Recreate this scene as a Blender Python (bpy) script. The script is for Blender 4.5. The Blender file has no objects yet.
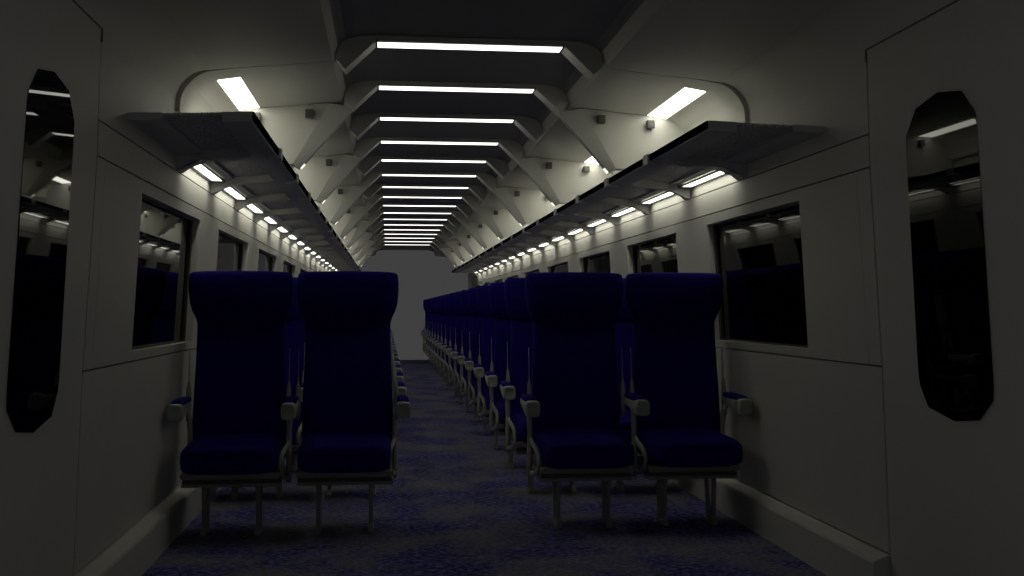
import bpy, bmesh, math
from mathutils import Vector
from math import radians, sin, cos, pi, sqrt

S = bpy.context.scene
COL = S.collection

# ------------------------------------------------------------------ camera, sky, exposure
cam_data = bpy.data.cameras.new('camera')
cam_data.sensor_fit = 'HORIZONTAL'
cam_data.sensor_width = 36.0
cam_data.lens = 1100.0 / 1024.0 * 36.0
cam_data.clip_start = 0.05
cam_data.clip_end = 200
cam = bpy.data.objects.new('camera', cam_data)
COL.objects.link(cam)
cam.location = (-0.375, 0.0, 1.03)
cam.rotation_euler = (radians(90 + 1.0937), 0, radians(-6.4819))
S.camera = cam

world = bpy.data.worlds.new('dim_grey_sky')
S.world = world
world.use_nodes = True
bg = world.node_tree.nodes['Background']
bg.inputs['Color'].default_value = (0.0509, 0.0509, 0.0509, 1)
bg.inputs['Strength'].default_value = 1.0

S.view_settings.view_transform = 'Standard'
S.view_settings.look = 'None'
S.view_settings.gamma = 1.0
S.view_settings.use_curve_mapping = False
S.view_settings.exposure = 0.0

WARM = (1.0, 0.985, 0.84, 1)
E_CENTRE, E_SLOT, E_RACK, E_FOOT_GLOW = 2.4, 6.0, 7.5, 1.2

# ------------------------------------------------------------------ materials
def mat(name, col, rough=0.5, spec=0.3, metal=0.0, bump=0.0, bscale=300, vary=0.0, vscale=8):
    m = bpy.data.materials.new(name)
    m.use_nodes = True
    nt = m.node_tree
    b = nt.nodes['Principled BSDF']
    b.inputs['Base Color'].default_value = (*col, 1)
    b.inputs['Roughness'].default_value = rough
    b.inputs['Specular IOR Level'].default_value = spec
    b.inputs['Metallic'].default_value = metal
    tc = nt.nodes.new('ShaderNodeTexCoord')
    if vary:
        n = nt.nodes.new('ShaderNodeTexNoise')
        n.inputs['Scale'].default_value = vscale
        n.inputs['Detail'].default_value = 6
        r = nt.nodes.new('ShaderNodeMapRange')
        r.inputs['To Min'].default_value = 1 - vary
        r.inputs['To Max'].default_value = 1 + vary
        mx = nt.nodes.new('ShaderNodeMix')
        mx.data_type = 'RGBA'
        mx.blend_type = 'MULTIPLY'
        mx.inputs['Factor'].default_value = 1
        mx.inputs['A'].default_value = (*col, 1)
        nt.links.new(tc.outputs['Object'], n.inputs['Vector'])
        nt.links.new(n.outputs['Fac'], r.inputs['Value'])
        nt.links.new(r.outputs['Result'], mx.inputs['B'])
        nt.links.new(mx.outputs['Result'], b.inputs['Base Color'])
    if bump:
        n2 = nt.nodes.new('ShaderNodeTexNoise')
        n2.inputs['Scale'].default_value = bscale
        bp = nt.nodes.new('ShaderNodeBump')
        bp.inputs['Strength'].default_value = bump
        bp.inputs['Distance'].default_value = 0.002
        nt.links.new(tc.outputs['Object'], n2.inputs['Vector'])
        nt.links.new(n2.outputs['Fac'], bp.inputs['Height'])
        nt.links.new(bp.outputs['Normal'], b.inputs['Normal'])
    return m

def emit(name, strength, col=WARM):
    m = bpy.data.materials.new(name)
    m.use_nodes = True
    nt = m.node_tree
    for n in list(nt.nodes):
        nt.nodes.remove(n)
    o = nt.nodes.new('ShaderNodeOutputMaterial')
    e = nt.nodes.new('ShaderNodeEmission')
    e.inputs['Color'].default_value = col
    e.inputs['Strength'].default_value = strength
    nt.links.new(e.outputs[0], o.inputs['Surface'])
    return m

M = {}
M['wall'] = mat('warm_white_plastic', (0.56, 0.555, 0.515), 0.6, 0.25, bump=0.15, bscale=250, vary=0.03)
M['ceiling'] = mat('white_ceiling_panel', (0.56, 0.555, 0.515), 0.65, 0.2, bump=0.15, bscale=250, vary=0.03)
M['rib'] = mat('light_ceiling_rib', (0.60, 0.595, 0.56), 0.6, 0.25)
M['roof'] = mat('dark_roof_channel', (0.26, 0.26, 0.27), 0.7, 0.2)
M['rack'] = mat('grey_rack_metal', (0.56, 0.56, 0.55), 0.55, 0.3)
M['seat'] = mat('navy_seat_fabric', (0.010, 0.004, 0.16), 0.9, 0.08, bump=0.3, bscale=900, vary=0.12, vscale=25)
M['shellgrey'] = mat('grey_seat_plastic', (0.42, 0.42, 0.37), 0.4, 0.4)
M['basegrey'] = mat('grey_seat_metal', (0.30, 0.30, 0.28), 0.4, 0.4, 0.2)
M['basedark'] = mat('dark_seat_metal', (0.11, 0.11, 0.105), 0.5, 0.3)
M['black'] = mat('black_edge_strip', (0.003, 0.003, 0.003), 0.9, 0.0)
M['rubber'] = mat('dark_window_rubber', (0.045, 0.042, 0.034), 0.5, 0.3)
M['glass'] = mat('night_window_glass', (0.002, 0.002, 0.002), 0.02, 0.5)
M['glass'].node_tree.nodes['Principled BSDF'].inputs['IOR'].default_value = 1.19
M['clear'] = mat('junction_box_grey', (0.10, 0.10, 0.095), 0.5, 0.3)
M['e_centre'] = emit('centre_strip_glow', E_CENTRE, (1, 0.99, 0.93, 1))
M['e_slot'] = emit('slot_glow', E_SLOT)
M['e_rack'] = emit('rack_strip_glow', E_RACK)
M['e_foot_glow'] = emit('fin_foot_painted_light', E_FOOT_GLOW)

def perforated():
    m = mat('perforated_rack_mesh', (0.3, 0.3, 0.31), 0.6, 0.3)
    nt = m.node_tree
    b = nt.nodes['Principled BSDF']
    tc = nt.nodes.new('ShaderNodeTexCoord')
    v = nt.nodes.new('ShaderNodeTexNoise')
    v.inputs['Scale'].default_value = 130
    v.inputs['Detail'].default_value = 3
    cr = nt.nodes.new('ShaderNodeValToRGB')
    cr.color_ramp.elements[0].position = 0.38
    cr.color_ramp.elements[0].color = (0.25, 0.25, 0.25, 1)
    cr.color_ramp.elements[1].position = 0.62
    cr.color_ramp.elements[1].color = (0.80, 0.80, 0.77, 1)
    nt.links.new(tc.outputs['Object'], v.inputs['Vector'])
    nt.links.new(v.outputs['Fac'], cr.inputs['Fac'])
    nt.links.new(cr.outputs['Color'], b.inputs['Base Color'])
    return m
M['mesh'] = perforated()

def carpet():
    m = mat('mottled_blue_grey_carpet', (0.05, 0.05, 0.06), 0.95, 0.05)
    nt = m.node_tree
    b = nt.nodes['Principled BSDF']
    tc = nt.nodes.new('ShaderNodeTexCoord')
    def noise(sc, det, dist=0.0, rough=0.6):
        n = nt.nodes.new('ShaderNodeTexNoise')
        n.inputs['Scale'].default_value = sc
        n.inputs['Detail'].default_value = det
        n.inputs['Distortion'].default_value = dist
        n.inputs['Roughness'].default_value = rough
        nt.links.new(tc.outputs['Object'], n.inputs['Vector'])
        return n
    def ramp(n, stops):
        cr = nt.nodes.new('ShaderNodeValToRGB')
        el = cr.color_ramp.elements
        while len(el) < len(stops):
            el.new(0.5)
        for e, (p, c) in zip(el, stops):
            e.position = p
            e.color = (*c, 1)
        nt.links.new(n.outputs['Fac'], cr.inputs['Fac'])
        return cr
    fine = ramp(noise(34, 5, 0.3, 0.75), [(0.38, (0.010, 0.010, 0.05)), (0.50, (0.06, 0.06, 0.22)), (0.60, (0.20, 0.20, 0.66))])
    grey = ramp(noise(40, 4, 0.0, 0.7), [(0.35, (0.16, 0.16, 0.15)), (0.65, (0.32, 0.32, 0.30))])
    big = ramp(noise(1.9, 7, 0.3, 0.6), [(0.42, (0.10, 0.10, 0.10)), (0.60, (0.78, 0.78, 0.78))])
    mx = nt.nodes.new('ShaderNodeMix')
    mx.data_type = 'RGBA'
    nt.links.new(big.outputs['Color'], mx.inputs['Factor'])
    nt.links.new(fine.outputs['Color'], mx.inputs['A'])
    nt.links.new(grey.outputs['Color'], mx.inputs['B'])
    nt.links.new(mx.outputs['Result'], b.inputs['Base Color'])
    return m
M['carpet'] = carpet()

# ------------------------------------------------------------------ helpers
def tag(o, label=None, cat=None, group=None, kind=None):
    if label: o['label'] = label
    if cat: o['category'] = cat
    if group: o['group'] = group
    if kind: o['kind'] = kind
    return o

def empty(name, loc=(0, 0, 0)):
    o = bpy.data.objects.new(name, None)
    o.location = loc
    o.empty_display_size = 0.1
    COL.objects.link(o)
    return o

def build(name, bm, m, parent=None, smooth=False, bevel=0.0, recalc=True):
    if recalc:
        bmesh.ops.recalc_face_normals(bm, faces=bm.faces)
    me = bpy.data.meshes.new(name)
    bm.to_mesh(me)
    bm.free()
    if smooth:
        for p in me.polygons:
            p.use_smooth = True
    ms = m if isinstance(m, (list, tuple)) else [m]
    for mm in ms:
        me.materials.append(mm)
    o = bpy.data.objects.new(name, me)
    COL.objects.link(o)
    if parent: o.parent = parent
    if bevel:
        b = o.modifiers.new('bevel', 'BEVEL')
        b.width = bevel
        b.segments = 2
        b.limit_method = 'ANGLE'
        b.angle_limit = radians(35)
    return o

def box(bm, x0, x1, y0, y1, z0, z1, taper=None):
    vs = [bm.verts.new(p) for p in ((x0, y0, z0), (x1, y0, z0), (x1, y1, z0), (x0, y1, z0), (x0, y0, z1), (x1, y0, z1), (x1, y1, z1), (x0, y1, z1))]
    for f in ((0, 3, 2, 1), (4, 5, 6, 7), (0, 1, 5, 4), (1, 2, 6, 5), (2, 3, 7, 6), (3, 0, 4, 7)):
        bm.faces.new([vs[i] for i in f])

def hexa(bm, a, b):
    """solid between two quads a and b (four points each, same order)"""
    va = [bm.verts.new(p) for p in a]
    vb = [bm.verts.new(p) for p in b]
    bm.faces.new(va[::-1]); bm.faces.new(vb)
    for i in range(4):
        j = (i + 1) % 4
        bm.faces.new((va[i], va[j], vb[j], vb[i]))

def prism_xz(bm, pts, y0, y1):
    """outline in x,z extruded along y"""
    a = [bm.verts.new((x, y0, z)) for x, z in pts]
    b = [bm.verts.new((x, y1, z)) for x, z in pts]
    fa = bm.faces.new(a); fb = bm.faces.new(b[::-1])
    n = len(pts)
    for i in range(n):
        j = (i + 1) % n
        bm.faces.new((a[i], b[i], b[j], a[j]))
    bmesh.ops.triangulate(bm, faces=[fa, fb])

def loft(bm, rings, cap=True):
    vr = [[bm.verts.new(p) for p in r] for r in rings]
    n = len(vr[0])
    for a, b in zip(vr[:-1], vr[1:]):
        for i in range(n):
            j = (i + 1) % n
            bm.faces.new((a[i], a[j], b[j], b[i]))
    if cap:
        bm.faces.new(vr[0][::-1]); bm.faces.new(vr[-1])

def ring_xy(cx, cy, hx, hy, z, n=24, e=4.0, dz=None):
    out = []
    for i in range(n):
        a = 2 * pi * i / n
        c, s = cos(a), sin(a)
        x = cx + hx * math.copysign(abs(c) ** (2 / e), c)
        y = cy + hy * math.copysign(abs(s) ** (2 / e), s)
        out.append((x, y, z + (dz(x, y) if dz else 0)))
    return out

def tube(bm, pts, radii, n=8, sx=1.0, sy=1.0):
    rings = []
    P = [Vector(p) for p in pts]
    for i, p in enumerate(P):
        t = (P[min(i + 1, len(P) - 1)] - P[max(i - 1, 0)]).normalized()
        u = t.cross(Vector((1, 0, 0)))
        if u.length < 0.1: u = t.cross(Vector((0, 1, 0)))
        u.normalize()
        v = t.cross(u)
        r = radii[i] if isinstance(radii, (list, tuple)) else radii
        rings.append([tuple(p + u * (r * sy * cos(2 * pi * k / n)) + v * (r * sx * sin(2 * pi * k / n))) for k in range(n)])
    loft(bm, rings)

ORD = ['first', 'second', 'third', 'fourth', 'fifth', 'sixth', 'seventh', 'eighth', 'ninth', 'tenth', 'eleventh', 'twelfth', 'thirteenth', 'fourteenth', 'fifteenth', 'sixteenth', 'seventeenth', 'eighteenth']

# ------------------------------------------------------------------ measures of the carriage
Y_NEAR, Y_FAR = 2.60, 22.98
PITCH = 0.975
RIB0 = 4.995                       # first ceiling light
NRIB = 17
MID = RIB0 + 8 * PITCH             # the carriage is symmetric about this
DOOR_Y = 3.687
WALL = [(0.0, 1.382), (0.168, 1.376), (0.825, 1.352), (1.526, 1.311), (1.643, 1.309), (1.90, 1.302)]
def hw(z):
    for (z0, h0), (z1, h1) in zip(WALL[:-1], WALL[1:]):
        if z <= z1:
            return h0 + (h1 - h0) * (z - z0) / (z1 - z0)
    return WALL[-1][1]
WIN_Z0, WIN_Z1 = 0.867, 1.478
WINS = [(4.37 + 2 * PITCH * k, 5.69 + 2 * PITCH * k) for k in range(9)]
SLOT_IN, SLOT_OUT = 1.048, 1.150
SLOTS = [(RIB0 + 0.155 + (2 * k) * PITCH, RIB0 - 0.062 + (2 * k + 1) * PITCH) for k in range(8)]

def sheet(name, prof, ys, depth, m, side=1, warp=None):
    """A panelled surface: prof = list of (x, z, nx, nz) going up/in, ys = list of y. depth(i, j) gives how far
    cell (profile step i, y step j) is set back along the outward normal, or None for an opening."""
    bm = bmesh.new()
    cache = {}
    def V(i, j, d):
        key = (i, j, round(d, 5))
        if key not in cache:
            x, z, nx, nz = prof[i]
            if warp: d = d + warp(i, ys[j])
            cache[key] = bm.verts.new((side * (x + nx * d), ys[j], z + nz * d))
        return cache[key]
    ni, nj = len(prof) - 1, len(ys) - 1
    D = [[depth(i, j) for j in range(nj)] for i in range(ni)]
    for i in range(ni):
        for j in range(nj):
            d = D[i][j]
            if not isinstance(d, tuple):
                bm.faces.new((V(i, j, d), V(i, j + 1, d), V(i + 1, j + 1, d), V(i + 1, j, d)))
            dd = d[0] if isinstance(d, tuple) else d
            if j + 1 < nj:
                e = D[i][j + 1]; e = e[0] if isinstance(e, tuple) else e
                if abs(e - dd) > 1e-6:
                    bm.faces.new((V(i, j + 1, dd), V(i + 1, j + 1, dd), V(i + 1, j + 1, e), V(i, j + 1, e)))
            if i + 1 < ni:
                e = D[i + 1][j]; e = e[0] if isinstance(e, tuple) else e
                if abs(e - dd) > 1e-6:
                    bm.faces.new((V(i + 1, j, dd), V(i + 1, j + 1, dd), V(i + 1, j + 1, e), V(i + 1, j, e)))
    return build(name, bm, m, recalc=False)

# ------------------------------------------------------------------ floor
bm = bmesh.new()
box(bm, -1.36, 1.36, Y_NEAR, 22.42, -0.04, 0.0)
tag(build('floor', bm, M['carpet']), kind='structure')

# ------------------------------------------------------------------ walls with windows, doors, skirting
G = 0.006
def wall(side, nm):
    zs = sorted(set([0.0, 0.167, 0.173, 0.825, 0.825 + G, WIN_Z0, WIN_Z1, 1.526, 1.526 + G, 1.643, 1.643 + G, 1.90]))
    prof = [(hw(z), z, 1, 0) for z in zs]
    seams = [3.80, MID * 2 - 3.80]
    ys = [DOOR_Y, DOOR_Y + 0.011]
    for s in seams: ys += [s, s + 0.002]
    for a, b in WINS: ys += [a, b]
    ys += [2 * MID - DOOR_Y - 0.011, 2 * MID - DOOR_Y]
    ys = sorted(ys)
    def depth(i, j):
        zc = (zs[i] + zs[i + 1]) / 2
        yc = (ys[j] + ys[j + 1]) / 2
        for a, b in WINS:
            if a < yc < b and WIN_Z0 < zc < WIN_Z1: return (0.05,)
        if 0.825 < zc < 0.825 + G or 1.526 < zc < 1.526 + G or 1.643 < zc < 1.643 + G: return 0.03
        if 0.167 < zc < 0.173: return 0.03
        if j == 0 or j == len(ys) - 2: return 0.035
        for s in seams:
            if s < yc < s + 0.002 and 0.825 < zc < 1.526: return 0.006
        return 0.0
    o = sheet('wall_' + nm, prof, ys, depth, M['wall'], side)
    tag(o, kind='structure')
wall(-1, 'left'); wall(1, 'right')

# carriage doors at both ends (the near pair fills the sides of the picture)
def oval(y0, y1, z0, z1, n=5):
    """pane outline with five straight facets at each end, as in the photograph"""
    P = [(0.433, 1.592), (0.359, 1.670), (0.216, 1.695), (0.083, 1.674), (0.010, 1.600), (0.0, 1.545),
         (0.0, 0.810), (0.004, 0.766), (0.081, 0.703), (0.219, 0.686), (0.382, 0.715), (0.430, 0.784), (0.437, 0.83), (0.437, 1.55)]
    flip = y0 > 10
    return [((y1 - a) if flip else (y0 + a), z) for a, z in P]
DTOP = 1.94
dn = 0
for end in (0, 1):
    for side in (-1, 1):
        dn += 1
        a, b = (Y_NEAR, DOOR_Y) if end == 0 else (2 * MID - DOOR_Y, Y_FAR)
        zs = [0.0, 0.168, 0.825, 1.526, 1.90, DTOP]
        bm = bmesh.new()
        for z0, z1 in zip(zs[:-1], zs[1:]):
            h0, h1 = hw(z0), hw(min(z1, 1.9)) - (0.0025 if z1 > 1.9 else 0)
            hexa(bm, [(side * h0, a, z0), (side * h0, b, z0), (side * (h0 + .04), b, z0), (side * (h0 + .04), a, z0)],
                 [(side * h1, a, z1), (side * h1, b, z1), (side * (h1 + .04), b, z1), (side * (h1 + .04), a, z1)])
        d = build('door_%d' % dn, bm, M['wall'])
        tag(d, kind='structure')
        # pane
        y0, y1 = (2.980, 3.417) if end == 0 else (2 * MID - 3.417, 2 * MID - 2.980)
        pts = oval(y0, y1, 0.695, 1.688)
        bm = bmesh.new()
        pl = lambda z: 1.3102 + (1.526 - z) * 0.0505
        A = [bm.verts.new((side * pl(z), y, z)) for y, z in pts]
        B = [bm.verts.new((side * (hw(z) + 0.02), y, z)) for y, z in pts]
        bm.faces.new(A); bm.faces.new(B[::-1])
        for i in range(len(pts)):
            j = (i + 1) % len(pts)
            bm.faces.new((A[i], B[i], B[j], A[j]))
        p = build('door_window', bm, M['glass'], d)
        p['label'] = 'tall dark oval pane set in the door'
        # thin dark line above the door top (gap to the ceiling panel)
        bm = bmesh.new()
        box(bm, side * (hw(1.9) - 0.0055) if side > 0 else side * (hw(1.9) + .03), side * (hw(1.9) + .03) if side > 0 else side * (hw(1.9) - 0.0055), a, b, DTOP - 0.001, DTOP + 0.004)
        build('door_seal', bm, M['basedark'], d)
        ye = b if end == 0 else a - 0.011
        bm = bmesh.new()
        box(bm, min(side * (hw(1.9) - .0055), side * (hw(1.9) + .02)), max(side * (hw(1.9) - .0055), side * (hw(1.9) + .02)), ye, ye + .011, 1.899, DTOP + 0.004)
        build('door_seal', bm, M['basedark'], d)

# windows
wn = 0
for side in (-1, 1):
    for a, b in WINS:
        wn += 1
        e = empty('window_%d' % wn, (side * 1.31, (a + b) / 2, WIN_Z0))
        tag(e, kind='structure')
        ox, oy, oz = e.location
        def wx(z, d): return side * (hw(z) + d) - ox
        bm = bmesh.new()
        z0, z1 = WIN_Z0, WIN_Z1
        hexa(bm, [(wx(z0, .045), a - oy, 0), (wx(z0, .045), b - oy, 0), (wx(z0, .06), b - oy, 0), (wx(z0, .06), a - oy, 0)],
             [(wx(z1, .045), a - oy, z1 - oz), (wx(z1, .045), b - oy, z1 - oz), (wx(z1, .06), b - oy, z1 - oz), (wx(z1, .06), a - oy, z1 - oz)])
        build('pane', bm, M['glass'], e)
        bm = bmesh.new()
        w = 0.035 ; h = 0.008
        def fb(y0, y1, za, zb):
            hexa(bm, [(wx(za, .034), y0 - oy, za - oz), (wx(za, .034), y1 - oy, za - oz), (wx(za, .05), y1 - oy, za - oz), (wx(za, .05), y0 - oy, za - oz)],
                 [(wx(zb, .034), y0 - oy, zb - oz), (wx(zb, .034), y1 - oy, zb - oz), (wx(zb, .05), y1 - oy, zb - oz), (wx(zb, .05), y0 - oy, zb - oz)])
        fb(a, a + w, z0, z1); fb(b - w, b, z0, z1); fb(a + w, b - w, z0, z0 + h); fb(a + w, b - w, z1 - h, z1)
        build('window_frame', bm, M['rubber'], e)

# skirting boards: tall front face with a nearly flat chamfered top
for side, nm in ((-1, 'left'), (1, 'right')):
    bm = bmesh.new()
    pr = [(1.314, 0.0), (1.316, 0.140), (1.322, 0.149), (1.372, 0.166), (1.384, 0.166), (1.384, 0.0)]
    prism_xz(bm, [(side * x, z) for x, z in pr], DOOR_Y + 0.01, 2 * MID - DOOR_Y - 0.01)
    tag(build('baseboard_' + nm, bm, M['wall']), kind='structure')

# ------------------------------------------------------------------ ceiling shell
NARC = 30
half = [(1.302, 1.90)] + [(SLOT_OUT + 0.1505 * cos(pi / 2 * a / NARC), 1.93 + 0.153 * sin(pi / 2 * a / NARC)) for a in range(NARC)] + [(SLOT_OUT, 2.083), (SLOT_IN, 2.096),
        (0.80, 2.118), (0.617, 2.138), (0.612, 2.150), (0.596, 2.203), (0.585, 2.215), (0.56, 2.232), (0.50, 2.248), (0.42, 2.2535), (0.0, 2.256)]
K_SLOT = NARC + 1
NFLAT = K_SLOT + 3
def normals(pts):
    out = []
    for i, (x, z) in enumerate(pts):
        x0, z0 = pts[max(i - 1, 0)]; x1, z1 = pts[min(i + 1, len(pts) - 1)]
        tx, tz = x1 - x0, z1 - z0
        l = sqrt(tx * tx + tz * tz)
        out.append((tz / l, -tx / l))
    return out
def ceiling():
    left = half
    full = [(-x, z) for x, z in half] + [(x, z) for x, z in half[::-1][1:]]
    nr = []
    hn = normals(half)
    for nx, nz in hn: nr.append((-nx, nz))
    for nx, nz in hn[::-1][1:]: nr.append((nx, nz))
    n0 = len(half) - 1
    nr[n0] = (0, 1)
    prof = [(x, z, nx, nz) for (x, z), (nx, nz) in zip(full, nr)]
    g0, g1 = RIB0 - 0.050, RIB0 - 0.038
    ys = [Y_NEAR, g0, g1]
    for a, b in SLOTS: ys += [a, b]
    ys += [2 * MID - g1, 2 * MID - g0, Y_FAR]
    ys = sorted(ys)
    k_slot = K_SLOT
    ni = len(prof) - 1
    def depth(i, j):
        yc = (ys[j] + ys[j + 1]) / 2
        ii = i if i < n0 else ni - 1 - i       # step index counted from the wall
        if g0 < yc < g1 or 2 * MID - g1 < yc < 2 * MID - g0:
            return 0.020 if ii < NFLAT else 0.0
        inset = 0.0
        if ii == k_slot:
            for a, b in SLOTS:
                if a < yc < b: return (0.03,)
        return inset
    def warp(i, y):
        ii = i if i <= n0 else ni - i
        if g1 - 1e-4 < y < 2 * MID - g1 + 1e-4:
            return -0.020 * max(0.0, min(1.0, (half[ii][0] - SLOT_OUT + 0.02) / 0.12))
        return 0.0
    o = sheet('ceiling', prof, ys, depth, [M['ceiling'], M['roof']], warp=warp)
    # correct winding smoothness: keep flat panels, smooth the corner curve
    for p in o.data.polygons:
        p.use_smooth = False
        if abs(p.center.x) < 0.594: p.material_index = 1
    tag(o, kind='structure')
ceiling()

# slot lamps in the ceiling above the racks
for side, sn in ((-1, 'left'), (1, 'right')):
    for k, (a, b) in enumerate(SLOTS):
        e = empty('ceiling_slot_lamp', (side * 1.10, (a + b) / 2, 2.09))
        tag(e, 'bright rectangular slot lamp in ceiling above the %s rack, %s from the front' % (sn, ORD[k]), 'ceiling lamp', 'slot lamps over the luggage racks')
        o = e.location
        bm = bmesh.new()
        hexa(bm, [(side * SLOT_IN - o.x, a - o.y, 2.094 - o.z), (side * SLOT_OUT - o.x, a - o.y, 2.077 - o.z), (side * SLOT_OUT - o.x, b - o.y, 2.077 - o.z), (side * SLOT_IN - o.x, b - o.y, 2.094 - o.z)],
             [(side * SLOT_IN - o.x, a - o.y, 2.126 - o.z), (side * SLOT_OUT - o.x, a - o.y, 2.113 - o.z), (side * SLOT_OUT - o.x, b - o.y, 2.113 - o.z), (side * SLOT_IN - o.x, b - o.y, 2.126 - o.z)])
        build('diffuser', bm, M['e_slot'], e)
        bm = bmesh.new()   # sloping end lip
        hexa(bm, [(side * (SLOT_IN + .001) - o.x, b - .008 - o.y, 2.0935 - o.z), (side * (SLOT_OUT - .001) - o.x, b - .008 - o.y, 2.0765 - o.z), (side * (SLOT_OUT - .001) - o.x, b - o.y, 2.079 - o.z), (side * (SLOT_IN + .001) - o.x, b - o.y, 2.096 - o.z)],
             [(side * (SLOT_IN + .001) - o.x, b - .008 - o.y, 2.112 - o.z), (side * (SLOT_OUT - .001) - o.x, b - .008 - o.y, 2.099 - o.z), (side * (SLOT_OUT - .001) - o.x, b - o.y, 2.099 - o.z), (side * (SLOT_IN + .001) - o.x, b - o.y, 2.112 - o.z)])
        build('end_lip', bm, M['wall'], e)

# ------------------------------------------------------------------ ceiling light ribs
def rib_mesh():
    bm = bmesh.new()
    out = [(0.600, 2.142), (0.606, 2.155), (0.592, 2.205), (0.58, 2.219), (0.55, 2.236), (0.50, 2.248), (0.42, 2.2530)]
    lo = [(0.562, 2.100), (0.428, 2.228)]
    # right arm, left arm, and the bridge, one solid outline
    pts = [(x, z) for x, z in lo[:1]] + out + [(-x, z) for x, z in out[::-1]] + [(-lo[0][0], lo[0][1]), (-lo[1][0], lo[1][1]), (lo[1][0], lo[1][1])]
    prism_xz(bm, pts, -0.062, 0.062)
    return bm
proto = None
for k in range(NRIB):
    y = RIB0 + k * PITCH
    lab = 'angular ceiling light frame with glowing strip spanning the aisle, %s from the front' % ORD[k]
    if proto is None:
        e = empty('ceiling_light', (0, y, 0))
        fr = build('frame', rib_mesh(), M['rib'], e)
        bm = bmesh.new(); box(bm, -0.420, 0.420, -0.040, 0.052, 2.2255, 2.238)
        df = build('diffuser', bm, M['e_centre'], e)
        bm = bmesh.new(); box(bm, -0.427, -0.420, -0.062, 0.062, 2.2265, 2.236)
        ed = build('end_strip', bm, M['basedark'], e)
        bm = bmesh.new(); box(bm, 0.420, 0.427, -0.062, 0.062, 2.2265, 2.236)
        ed2 = build('end_strip', bm, M['basedark'], e)
        proto = e
    else:
        e = proto.copy(); COL.objects.link(e); e.location = (0, y, 0)
        for ch in (fr, df, ed, ed2):
            c = ch.copy(); COL.objects.link(c); c.parent = e
    tag(e, lab, 'ceiling light', 'ceiling lights down the aisle')

# ------------------------------------------------------------------ bulkhead fins over the racks
def web_parts(side, e):
    s = side
    bm = bmesh.new()
    outer = [(1.296, 1.80), (1.293, 1.945), (1.283, 1.985), (1.259, 2.020), (1.222, 2.050), (1.183, 2.070), (SLOT_OUT, 2.081), (SLOT_IN, 2.094), (0.80, 2.116)]
    pts = [(0.680, 2.128), (0.872, 1.800)] + outer
    prism_xz(bm, [(s * x, z) for x, z in pts], -0.042, 0.03)
    w = build('panel', bm, M['ceiling'], e)
    # edge flange: a long chamfer facing the aisle, ending in the slanting lower edge
    bm = bmesh.new()
    n = 8
    rings = []
    for i in range(n + 1):
        t = i / n
        x0, z0 = 0.553 + (0.840 - 0.553) * t, 2.108 + (1.776 - 2.108) * t
        x1, z1 = 0.680 + (0.873 - 0.680) * t, 2.128 + (1.796 - 2.128) * t
        rings.append([(s * x0, -0.022, z0), (s * x1, -0.0425, z1), (s * x1, 0.03, z1), (s * x0, 0.035, z0)])
    loft(bm, rings)
    f = build('edge_flange', bm, M['rib'], e)
    # small emissive slip standing in for bright light on the foot of the flange
    bm = bmesh.new()
    def q(t, off):
        return s * (0.553 + 0.287 * t - off * 0.75), 2.108 - 0.332 * t - off * 0.65
    a0, a1, b0, b1 = q(0.91, -0.003), q(0.985, -0.003), q(0.91, 0.003), q(0.985, 0.003)
    hexa(bm, [(a0[0], -0.018, a0[1]), (a1[0], -0.018, a1[1]), (a1[0], 0.03, a1[1]), (a0[0], 0.03, a0[1])],
         [(b0[0], -0.018, b0[1]), (b1[0], -0.018, b1[1]), (b1[0], 0.03, b1[1]), (b0[0], 0.03, b0[1])])
    l = build('lens', bm, M['e_foot_glow'], f)  # not a real lens: the lit flange end, put in as emission
    # two small junction boxes
    outs = [w, f]
    for bx in (0.785, 1.06):
        bm = bmesh.new()
        zt = 2.088 if bx < 1 else 2.066
        box(bm, s * bx - 0.022, s * bx + 0.022, -0.080, -0.048, zt - 0.046, zt)
        bmesh.ops.bevel(bm, geom=[ed for ed in bm.edges], offset=0.004, segments=1, affect='EDGES')
        c = build('junction_box', bm, M['clear'], e)
        bm = bmesh.new()
        tube(bm, [(s * bx, -0.083, zt - 0.026), (s * bx, -0.078, zt - 0.026)], 0.008, 10)
        build('screw_cap', bm, M['basedark'], c)
        outs.append(c)
def copy_tree(o, parent=None):
    c = o.copy(); COL.objects.link(c)
    if parent: c.parent = parent
    for ch in list(o.children): copy_tree(ch, c)
    return c
bpy.context.view_layer.update()
for side, sn in ((-1, 'left'), (1, 'right')):
    first = None
    for k in range(8):
        y = RIB0 + (2 * k + 1) * PITCH - 0.01
        if first is None:
            e = empty('ceiling_fin', (0, y, 0))
            web_parts(side, e)
            first = e
            bpy.context.view_layer.update()
        else:
            e = copy_tree(first); e.location = (0, y, 0)
        tag(e, 'white bulkhead fin slanting from ceiling down to the %s luggage rack, %s from the front' % (sn, ORD[k]), 'ceiling fin', 'ceiling fins over the %s rack' % sn)

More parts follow.
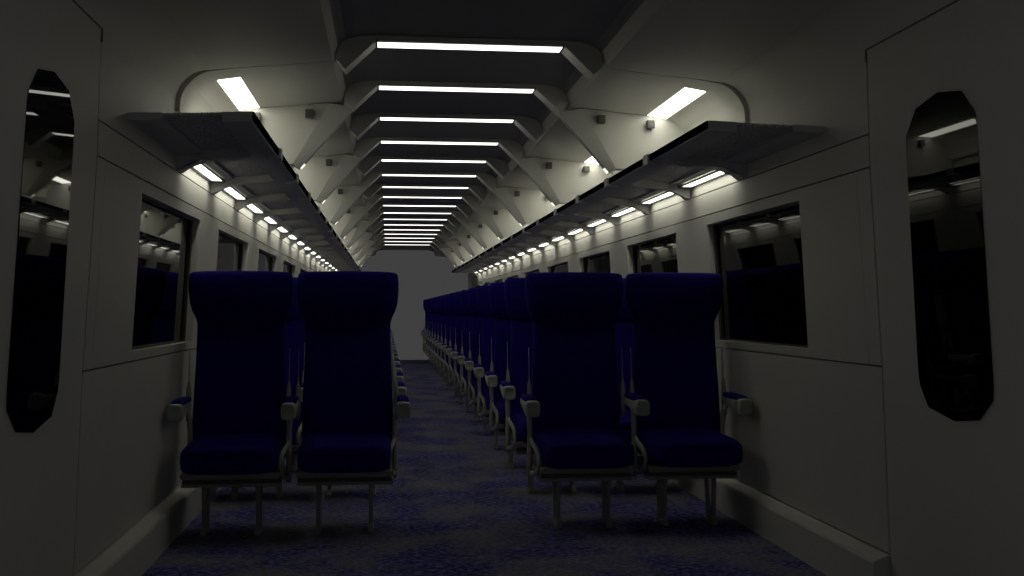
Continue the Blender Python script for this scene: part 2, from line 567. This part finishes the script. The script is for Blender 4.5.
# ------------------------------------------------------------------ luggage racks
RK0 = 5.06
NB = 17
RK_END = 2 * MID - 4.2
def rack(side, sn):
    s = side
    e = empty('luggage_rack', (0, 4.2, 0))
    Y = lambda y: y - 4.2
    tag(e, 'long grey overhead luggage rack with lamps beneath, along the %s wall' % sn, 'luggage rack', 'overhead luggage racks')
    def nearY(x): return 4.20 + (4.08 - 4.20) * (x - 0.875) / (1.305 - 0.875)
    def farY(x): return 2 * MID - nearY(x)
    def rail(name, prof, m, bev=0.0):
        bm = bmesh.new()
        A = [bm.verts.new((s * x, Y(nearY(x)), z)) for x, z in prof]
        B = [bm.verts.new((s * x, Y(farY(x)), z)) for x, z in prof]
        bm.faces.new(A); bm.faces.new(B[::-1])
        for i in range(len(prof)):
            j = (i + 1) % len(prof)
            bm.faces.new((A[i], B[i], B[j], A[j]))
        return build(name, bm, m, e)
    rail('inner_rail', [(0.879, 1.742), (0.884, 1.735), (0.985, 1.724), (0.985, 1.763), (0.879, 1.772)], M['rack'])
    rail('outer_rail', [(1.19, 1.722), (1.228, 1.718), (1.232, 1.716), (1.309, 1.712), (1.309, 1.737), (1.19, 1.746)], M['rack'])
    rail('edge_strip', [(0.873, 1.740), (0.879, 1.740), (0.879, 1.771), (0.873, 1.771)], M['black'])['label'] = 'black edge strip'
    # perforated panels, brackets, clamps and lamps bay by bay
    by = [RK0 + k * 0.965 for k in range(NB)]
    edges = [None] + by + [None]
    for k in range(len(edges) - 1):
        bm = bmesh.new()
        def yy(v, x, last): return Y(nearY(x) + 0.004) if v is None and not last else (Y(farY(x) - 0.004) if v is None else Y(v))
        a, b = edges[k], edges[k + 1]
        q = [(s * .98, yy(a, .98, False), 1.754), (s * 1.195, yy(a, 1.195, False), 1.735), (s * 1.195, yy(b, 1.195, True), 1.735), (s * .98, yy(b, .98, True), 1.754)]
        hexa(bm, q, [(x, y, z + 0.0085) for x, y, z in q])
        build('mesh_panel', bm, M['mesh'], e)
    arch = [(1.308, 1.645), (1.292, 1.648), (1.265, 1.668), (1.237, 1.684), (1.20, 1.693), (1.15, 1.698), (1.08, 1.703), (1.02, 1.709), (0.984, 1.715),
            (0.984, 1.7535), (1.19, 1.735), (1.303, 1.736), (1.309, 1.71)]
    br = None
    for k, y in enumerate(by):
        if k < 2:
            bm = bmesh.new()
            prism_xz(bm, [(s * x, z) for x, z in arch], -0.055 if k == 0 else -0.032, 0.055 if k == 0 else 0.032)
            br = build('bracket', bm, M['rack'], e)
        else:
            br = br.copy(); COL.objects.link(br)
        br.location = (0, Y(y), 0)
    cl = None
    for k in range(NB + 1):
        y = 4.235 + k * 0.965 if k else 4.215
        if k == 0: continue
        if cl is None:
            bm = bmesh.new()
            prism_xz(bm, [(s * x, z) for x, z in ((0.864, 1.726), (0.93, 1.719), (0.93, 1.733), (0.874, 1.741), (0.874, 1.771), (0.91, 1.773), (0.91, 1.776), (0.864, 1.774))], -0.048, 0.048)
            cl = build('clamp', bm, M['rack'], e)
        else:
            cl = cl.copy(); COL.objects.link(cl)
        cl.location = (0, Y(y), 0)
    lamp = None
    for k, y in enumerate(by[:-1]):
        if lamp is None:
            bm = bmesh.new()
            box(bm, min(s * 1.236, s * 1.285), max(s * 1.236, s * 1.285), 0.12, 0.83, 1.704, 1.7165)
            lamp = build('rack_lamp', bm, M['e_rack'], e)
            bm = bmesh.new()
            for (xa, xb) in ((1.232, 1.236), (1.285, 1.307)):
                box(bm, min(s * xa, s * xb), max(s * xa, s * xb), 0.06, 0.905, 1.701, 1.714)
            for (ya, yb) in ((0.056, 0.12), (0.83, 0.909)):
                box(bm, min(s * 1.232, s * 1.307), max(s * 1.232, s * 1.307), ya, yb, 1.701, 1.714)
            lf = build('lamp_frame', bm, M['rack'], lamp)
            lamp.location = (0, Y(y), 0)
        else:
            l2 = lamp.copy(); COL.objects.link(l2); l2.location = (0, Y(y), 0)
            f2 = lf.copy(); COL.objects.link(f2); f2.parent = l2
    return e
rack(-1, 'left'); rack(1, 'right')

# ------------------------------------------------------------------ seats
# local origin: centre of the seat on the floor; y = 0 is 5.15 m down the carriage for the first row; it faces -y
def seat_meshes():
    P = {}
    # cushion
    bm = bmesh.new()
    rings = []
    for y, hx, z0, z1 in ((-0.182, 0.165, 0.325, 0.385), (-0.190, 0.188, 0.312, 0.398), (-0.183, 0.201, 0.302, 0.410), (-0.155, 0.207, 0.296, 0.420), (-0.09, 0.209, 0.293, 0.427),
                          (0.00, 0.210, 0.292, 0.430), (0.10, 0.210, 0.292, 0.432), (0.18, 0.210, 0.292, 0.436), (0.24, 0.208, 0.292, 0.44), (0.30, 0.205, 0.30, 0.42)):
        n = 20; r = []
        for i in range(n):
            a = 2 * pi * i / n
            c, s_ = cos(a), sin(a)
            r.append((hx * math.copysign(abs(c) ** 0.38, c), y, (z0 + z1) / 2 + (z1 - z0) / 2 * math.copysign(abs(s_) ** 0.42, s_)))
        rings.append(r)
    loft(bm, rings)
    P['cushion'] = build('cushion', bm, M['seat'], None, True)
    # backrest, lofted upwards, front face hollowed between the side wings
    bm = bmesh.new()
    rings = []
    for z, hx, yf, yb, wing in ((0.36, 0.205, 0.20, 0.31, 0.0), (0.42, 0.215, 0.19, 0.31, 0.01), (0.50, 0.219, 0.195, 0.315, 0.018), (0.62, 0.215, 0.205, 0.325, 0.02),
                                (0.76, 0.209, 0.220, 0.335, 0.02), (0.88, 0.206, 0.235, 0.345, 0.02), (0.96, 0.206, 0.245, 0.35, 0.018), (1.00, 0.209, 0.25, 0.352, 0.012), (1.02, 0.206, 0.255, 0.352, 0.0)):
        n = 32
        yc, hy = (yf + yb) / 2, (yb - yf) / 2
        r = []
        for (x, y, zz) in ring_xy(0, yc, hx, hy, z, n, 5.0):
            if y < yc:
                t = min(1, abs(x) / hx)
                y += wing * (1 - t ** 4) * ((yc - y) / hy)
            r.append((x, y, zz))
        rings.append(r)
    loft(bm, rings)
    P['backrest'] = build('backrest', bm, M['seat'], None, True)
    # headrest: wide pillow with bulging sides, narrowing to the neck
    bm = bmesh.new()
    rings = []
    for z, hx, yf, yb, e in ((0.965, 0.207, 0.248, 0.352, 5), (0.992, 0.215, 0.235, 0.355, 4.5), (1.02, 0.229, 0.222, 0.36, 4), (1.055, 0.239, 0.212, 0.365, 4), (1.10, 0.244, 0.207, 0.368, 4),
                             (1.15, 0.245, 0.208, 0.369, 4.5), (1.185, 0.243, 0.214, 0.368, 5), (1.204, 0.239, 0.224, 0.362, 5), (1.212, 0.229, 0.24, 0.352, 5), (1.214, 0.2, 0.262, 0.33, 5)):
        rings.append(ring_xy(0, (yf + yb) / 2, hx, (yb - yf) / 2, z, 32, e, (lambda x, y: -0.006 * (abs(x) / 0.25) ** 3) if z > 1.15 else None))
    loft(bm, rings)
    P['headrest'] = build('headrest', bm, M['seat'], None, True)
    # base: pale front strip, dark pan and bottom bar
    bm = bmesh.new()
    prism = [(-0.217, 0.236), (0.217, 0.236), (0.217, 0.252), (0.205, 0.256), (0.205, 0.29), (-0.205, 0.29), (-0.205, 0.256), (-0.217, 0.252)]
    prism_xz(bm, prism, -0.045, 0.30)
    P['base_pan'] = build('base_pan', bm, M['basedark'], None, bevel=0.003)
    bm = bmesh.new()
    r0 = [(-0.212, 0.262), (0.212, 0.262), (0.220, 0.270), (0.220, 0.288), (0.210, 0.2915), (-0.210, 0.2915), (-0.220, 0.288), (-0.220, 0.270)]
    prism_xz(bm, r0, -0.075, -0.04)
    P['front_strip'] = build('front_strip', bm, M['basegrey'], None, bevel=0.004)
    bm = bmesh.new()
    box(bm, -0.219, 0.219, -0.055, 0.02, 0.225, 0.240)
    P['bottom_bar'] = build('bottom_bar', bm, M['basegrey'], None, bevel=0.003)
    # back shell
    bm = bmesh.new()
    rings = []
    for z, hx, y0, y1 in ((0.34, 0.185, 0.30, 0.325), (0.5, 0.195, 0.305, 0.335), (0.8, 0.192, 0.325, 0.352), (1.0, 0.195, 0.345, 0.368), (1.15, 0.21, 0.36, 0.382), (1.19, 0.20, 0.36, 0.378)):
        rings.append(ring_xy(0, (y0 + y1) / 2, hx, (y1 - y0) / 2, z, 24, 4.5))
    loft(bm, rings)
    P['back_shell'] = build('back_shell', bm, M['shellgrey'], None, True)
    # leg: a side frame of front and rear struts meeting at a shoe
    bm = bmesh.new()
    def strut(y0, y1, z0, z1, w, d):
        hexa(bm, [(-w, y0 - d, z0), (w, y0 - d, z0), (w, y0 + d, z0), (-w, y0 + d, z0)], [(-w, y1 - d, z1), (w, y1 - d, z1), (w, y1 + d, z1), (-w, y1 + d, z1)])
    strut(0.012, -0.005, 0.01, 0.228, 0.0095, 0.012)
    strut(0.085, 0.13, 0.01, 0.238, 0.0095, 0.011)
    strut(0.05, 0.05, 0.0, 0.016, 0.014, 0.075)
    strut(-0.012, 0.012, 0.005, 0.04, 0.012, 0.014)
    P['leg'] = build('leg', bm, M['basegrey'], None, bevel=0.002)
    # armrest body: rounded block, cap at the front
    bm = bmesh.new()
    rings = []
    for y, hx, z0, z1 in ((-0.128, 0.020, 0.545, 0.590), (-0.140, 0.029, 0.536, 0.602), (-0.132, 0.033, 0.532, 0.607), (-0.10, 0.0345, 0.530, 0.608), (-0.07, 0.033, 0.532, 0.603),
                          (0.02, 0.029, 0.545, 0.600), (0.10, 0.026, 0.555, 0.602), (0.18, 0.022, 0.562, 0.604), (0.195, 0.014, 0.57, 0.598)):
        n = 16; r = []
        for i in range(n):
            a = 2 * pi * i / n
            c, s_ = cos(a), sin(a)
            r.append((hx * math.copysign(abs(c) ** 0.5, c), y, (z0 + z1) / 2 + (z1 - z0) / 2 * math.copysign(abs(s_) ** 0.5, s_)))
        rings.append(r)
    loft(bm, rings)
    P['armrest'] = build('armrest', bm, M['shellgrey'], None, True)
    bm = bmesh.new()
    rings = []
    for y, hx, z0, z1 in ((-0.085, 0.014, 0.598, 0.604), (-0.08, 0.026, 0.594, 0.614), (-0.03, 0.028, 0.592, 0.620), (0.08, 0.027, 0.592, 0.621), (0.165, 0.024, 0.594, 0.619), (0.185, 0.014, 0.598, 0.610)):
        n = 12; r = []
        for i in range(n):
            a = 2 * pi * i / n
            c, s_ = cos(a), sin(a)
            r.append((hx * math.copysign(abs(c) ** 0.6, c), y, (z0 + z1) / 2 + (z1 - z0) / 2 * math.copysign(abs(s_) ** 0.7, s_)))
        rings.append(r)
    loft(bm, rings)
    P['arm_pad'] = build('arm_pad', bm, M['seat'], None, True)
    # side frame under the armrest, for the seat's right (+1) and left (-1); x = 0 at the armrest centre
    for sg in (1, -1):
        bm = bmesh.new()
        tube(bm, [(0.012 * sg, 0.10, 0.560), (0.004 * sg, 0.125, 0.52), (0, 0.135, 0.44), (0, 0.13, 0.36), (0.002 * sg, 0.125, 0.28), (0, 0.125, 0.215)], [0.012, 0.013, 0.012, 0.014, 0.014, 0.009], 8, sx=1.0, sy=2.0)
        tube(bm, [(0, 0.125, 0.415), (-0.008 * sg, 0.095, 0.385), (-0.022 * sg, 0.055, 0.362), (-0.028 * sg, 0.020, 0.335), (-0.028 * sg, 0.005, 0.300), (-0.022 * sg, 0.010, 0.268), (-0.008 * sg, 0.05, 0.247), (0, 0.11, 0.243)], [0.008, 0.012, 0.013, 0.014, 0.013, 0.012, 0.010, 0.009], 8, sx=0.9, sy=1.3)
        P['frame%d' % sg] = build('side_frame', bm, M['shellgrey'], None, True)
    # tall tapering trim strip beside the backrest
    bm = bmesh.new()
    rings = []
    for z, hx, hy, y in ((0.50, 0.008, 0.018, 0.20), (0.56, 0.013, 0.02, 0.205), (0.61, 0.0125, 0.02, 0.212), (0.66, 0.009, 0.016, 0.220), (0.675, 0.005, 0.012, 0.224), (0.69, 0.0020, 0.010, 0.228), (0.76, 0.0012, 0.010, 0.236), (0.84, 0.0008, 0.007, 0.245)):
        rings.append(ring_xy(0, y, hx, hy, z, 8, 2.5))
    loft(bm, rings)
    P['trim'] = build('side_trim', bm, M['basegrey'], None, True)
    return P
SP = seat_meshes()
used = set()
def put(src, parent, x=0.0):
    """first use takes the built object, later ones are copies sharing its mesh"""
    o = SP[src]
    if src in used:
        o = o.copy(); COL.objects.link(o)
    used.add(src)
    o.parent = parent
    o.location = (x, 0, 0)
    return o
NROW = 17
COLS = [(-1.075, 'by the left windows', (-0.235, 0.260), (-0.235, 0.260)),
        (-0.563, 'left of the aisle', (0.262,), (-0.262, 0.262)),
        (0.555, 'right of the aisle', (-0.262,), (-0.262, 0.262)),
        (1.068, 'by the right windows', (-0.260, 0.235), (-0.260, 0.235))]
for ci, (cx, cname, arms, _) in enumerate(COLS):
    for r in range(NROW):
        e = empty('train_seat', (cx, 5.15 + r * PITCH, 0))
        which = 'front row' if r == 0 else ('last row' if r == NROW - 1 else ORD[r] + ' row from the front')
        tag(e, 'navy blue high-backed train seat %s, %s' % (cname, which), 'seat', 'train seats %s' % cname)
        for p in ('cushion', 'backrest', 'headrest', 'base_pan', 'front_strip', 'bottom_bar', 'back_shell'):
            put(p, e)
        put('leg', e, -0.125); put('leg', e, 0.115)
        for ax in arms:
            a = put('armrest', e, ax)
            put('arm_pad', a, 0)
            fr_ = put('frame%d' % (1 if ax > 0 else -1), e, 0.243 if ax > 0 else -0.243)
            if abs(ax) < 0.24 or cx == -0.563:
                fr_.location = (0.226 if ax > 0 else -0.226, 0.085, 0)
        for ax in (-0.234, 0.234):
            put('trim', e, ax)
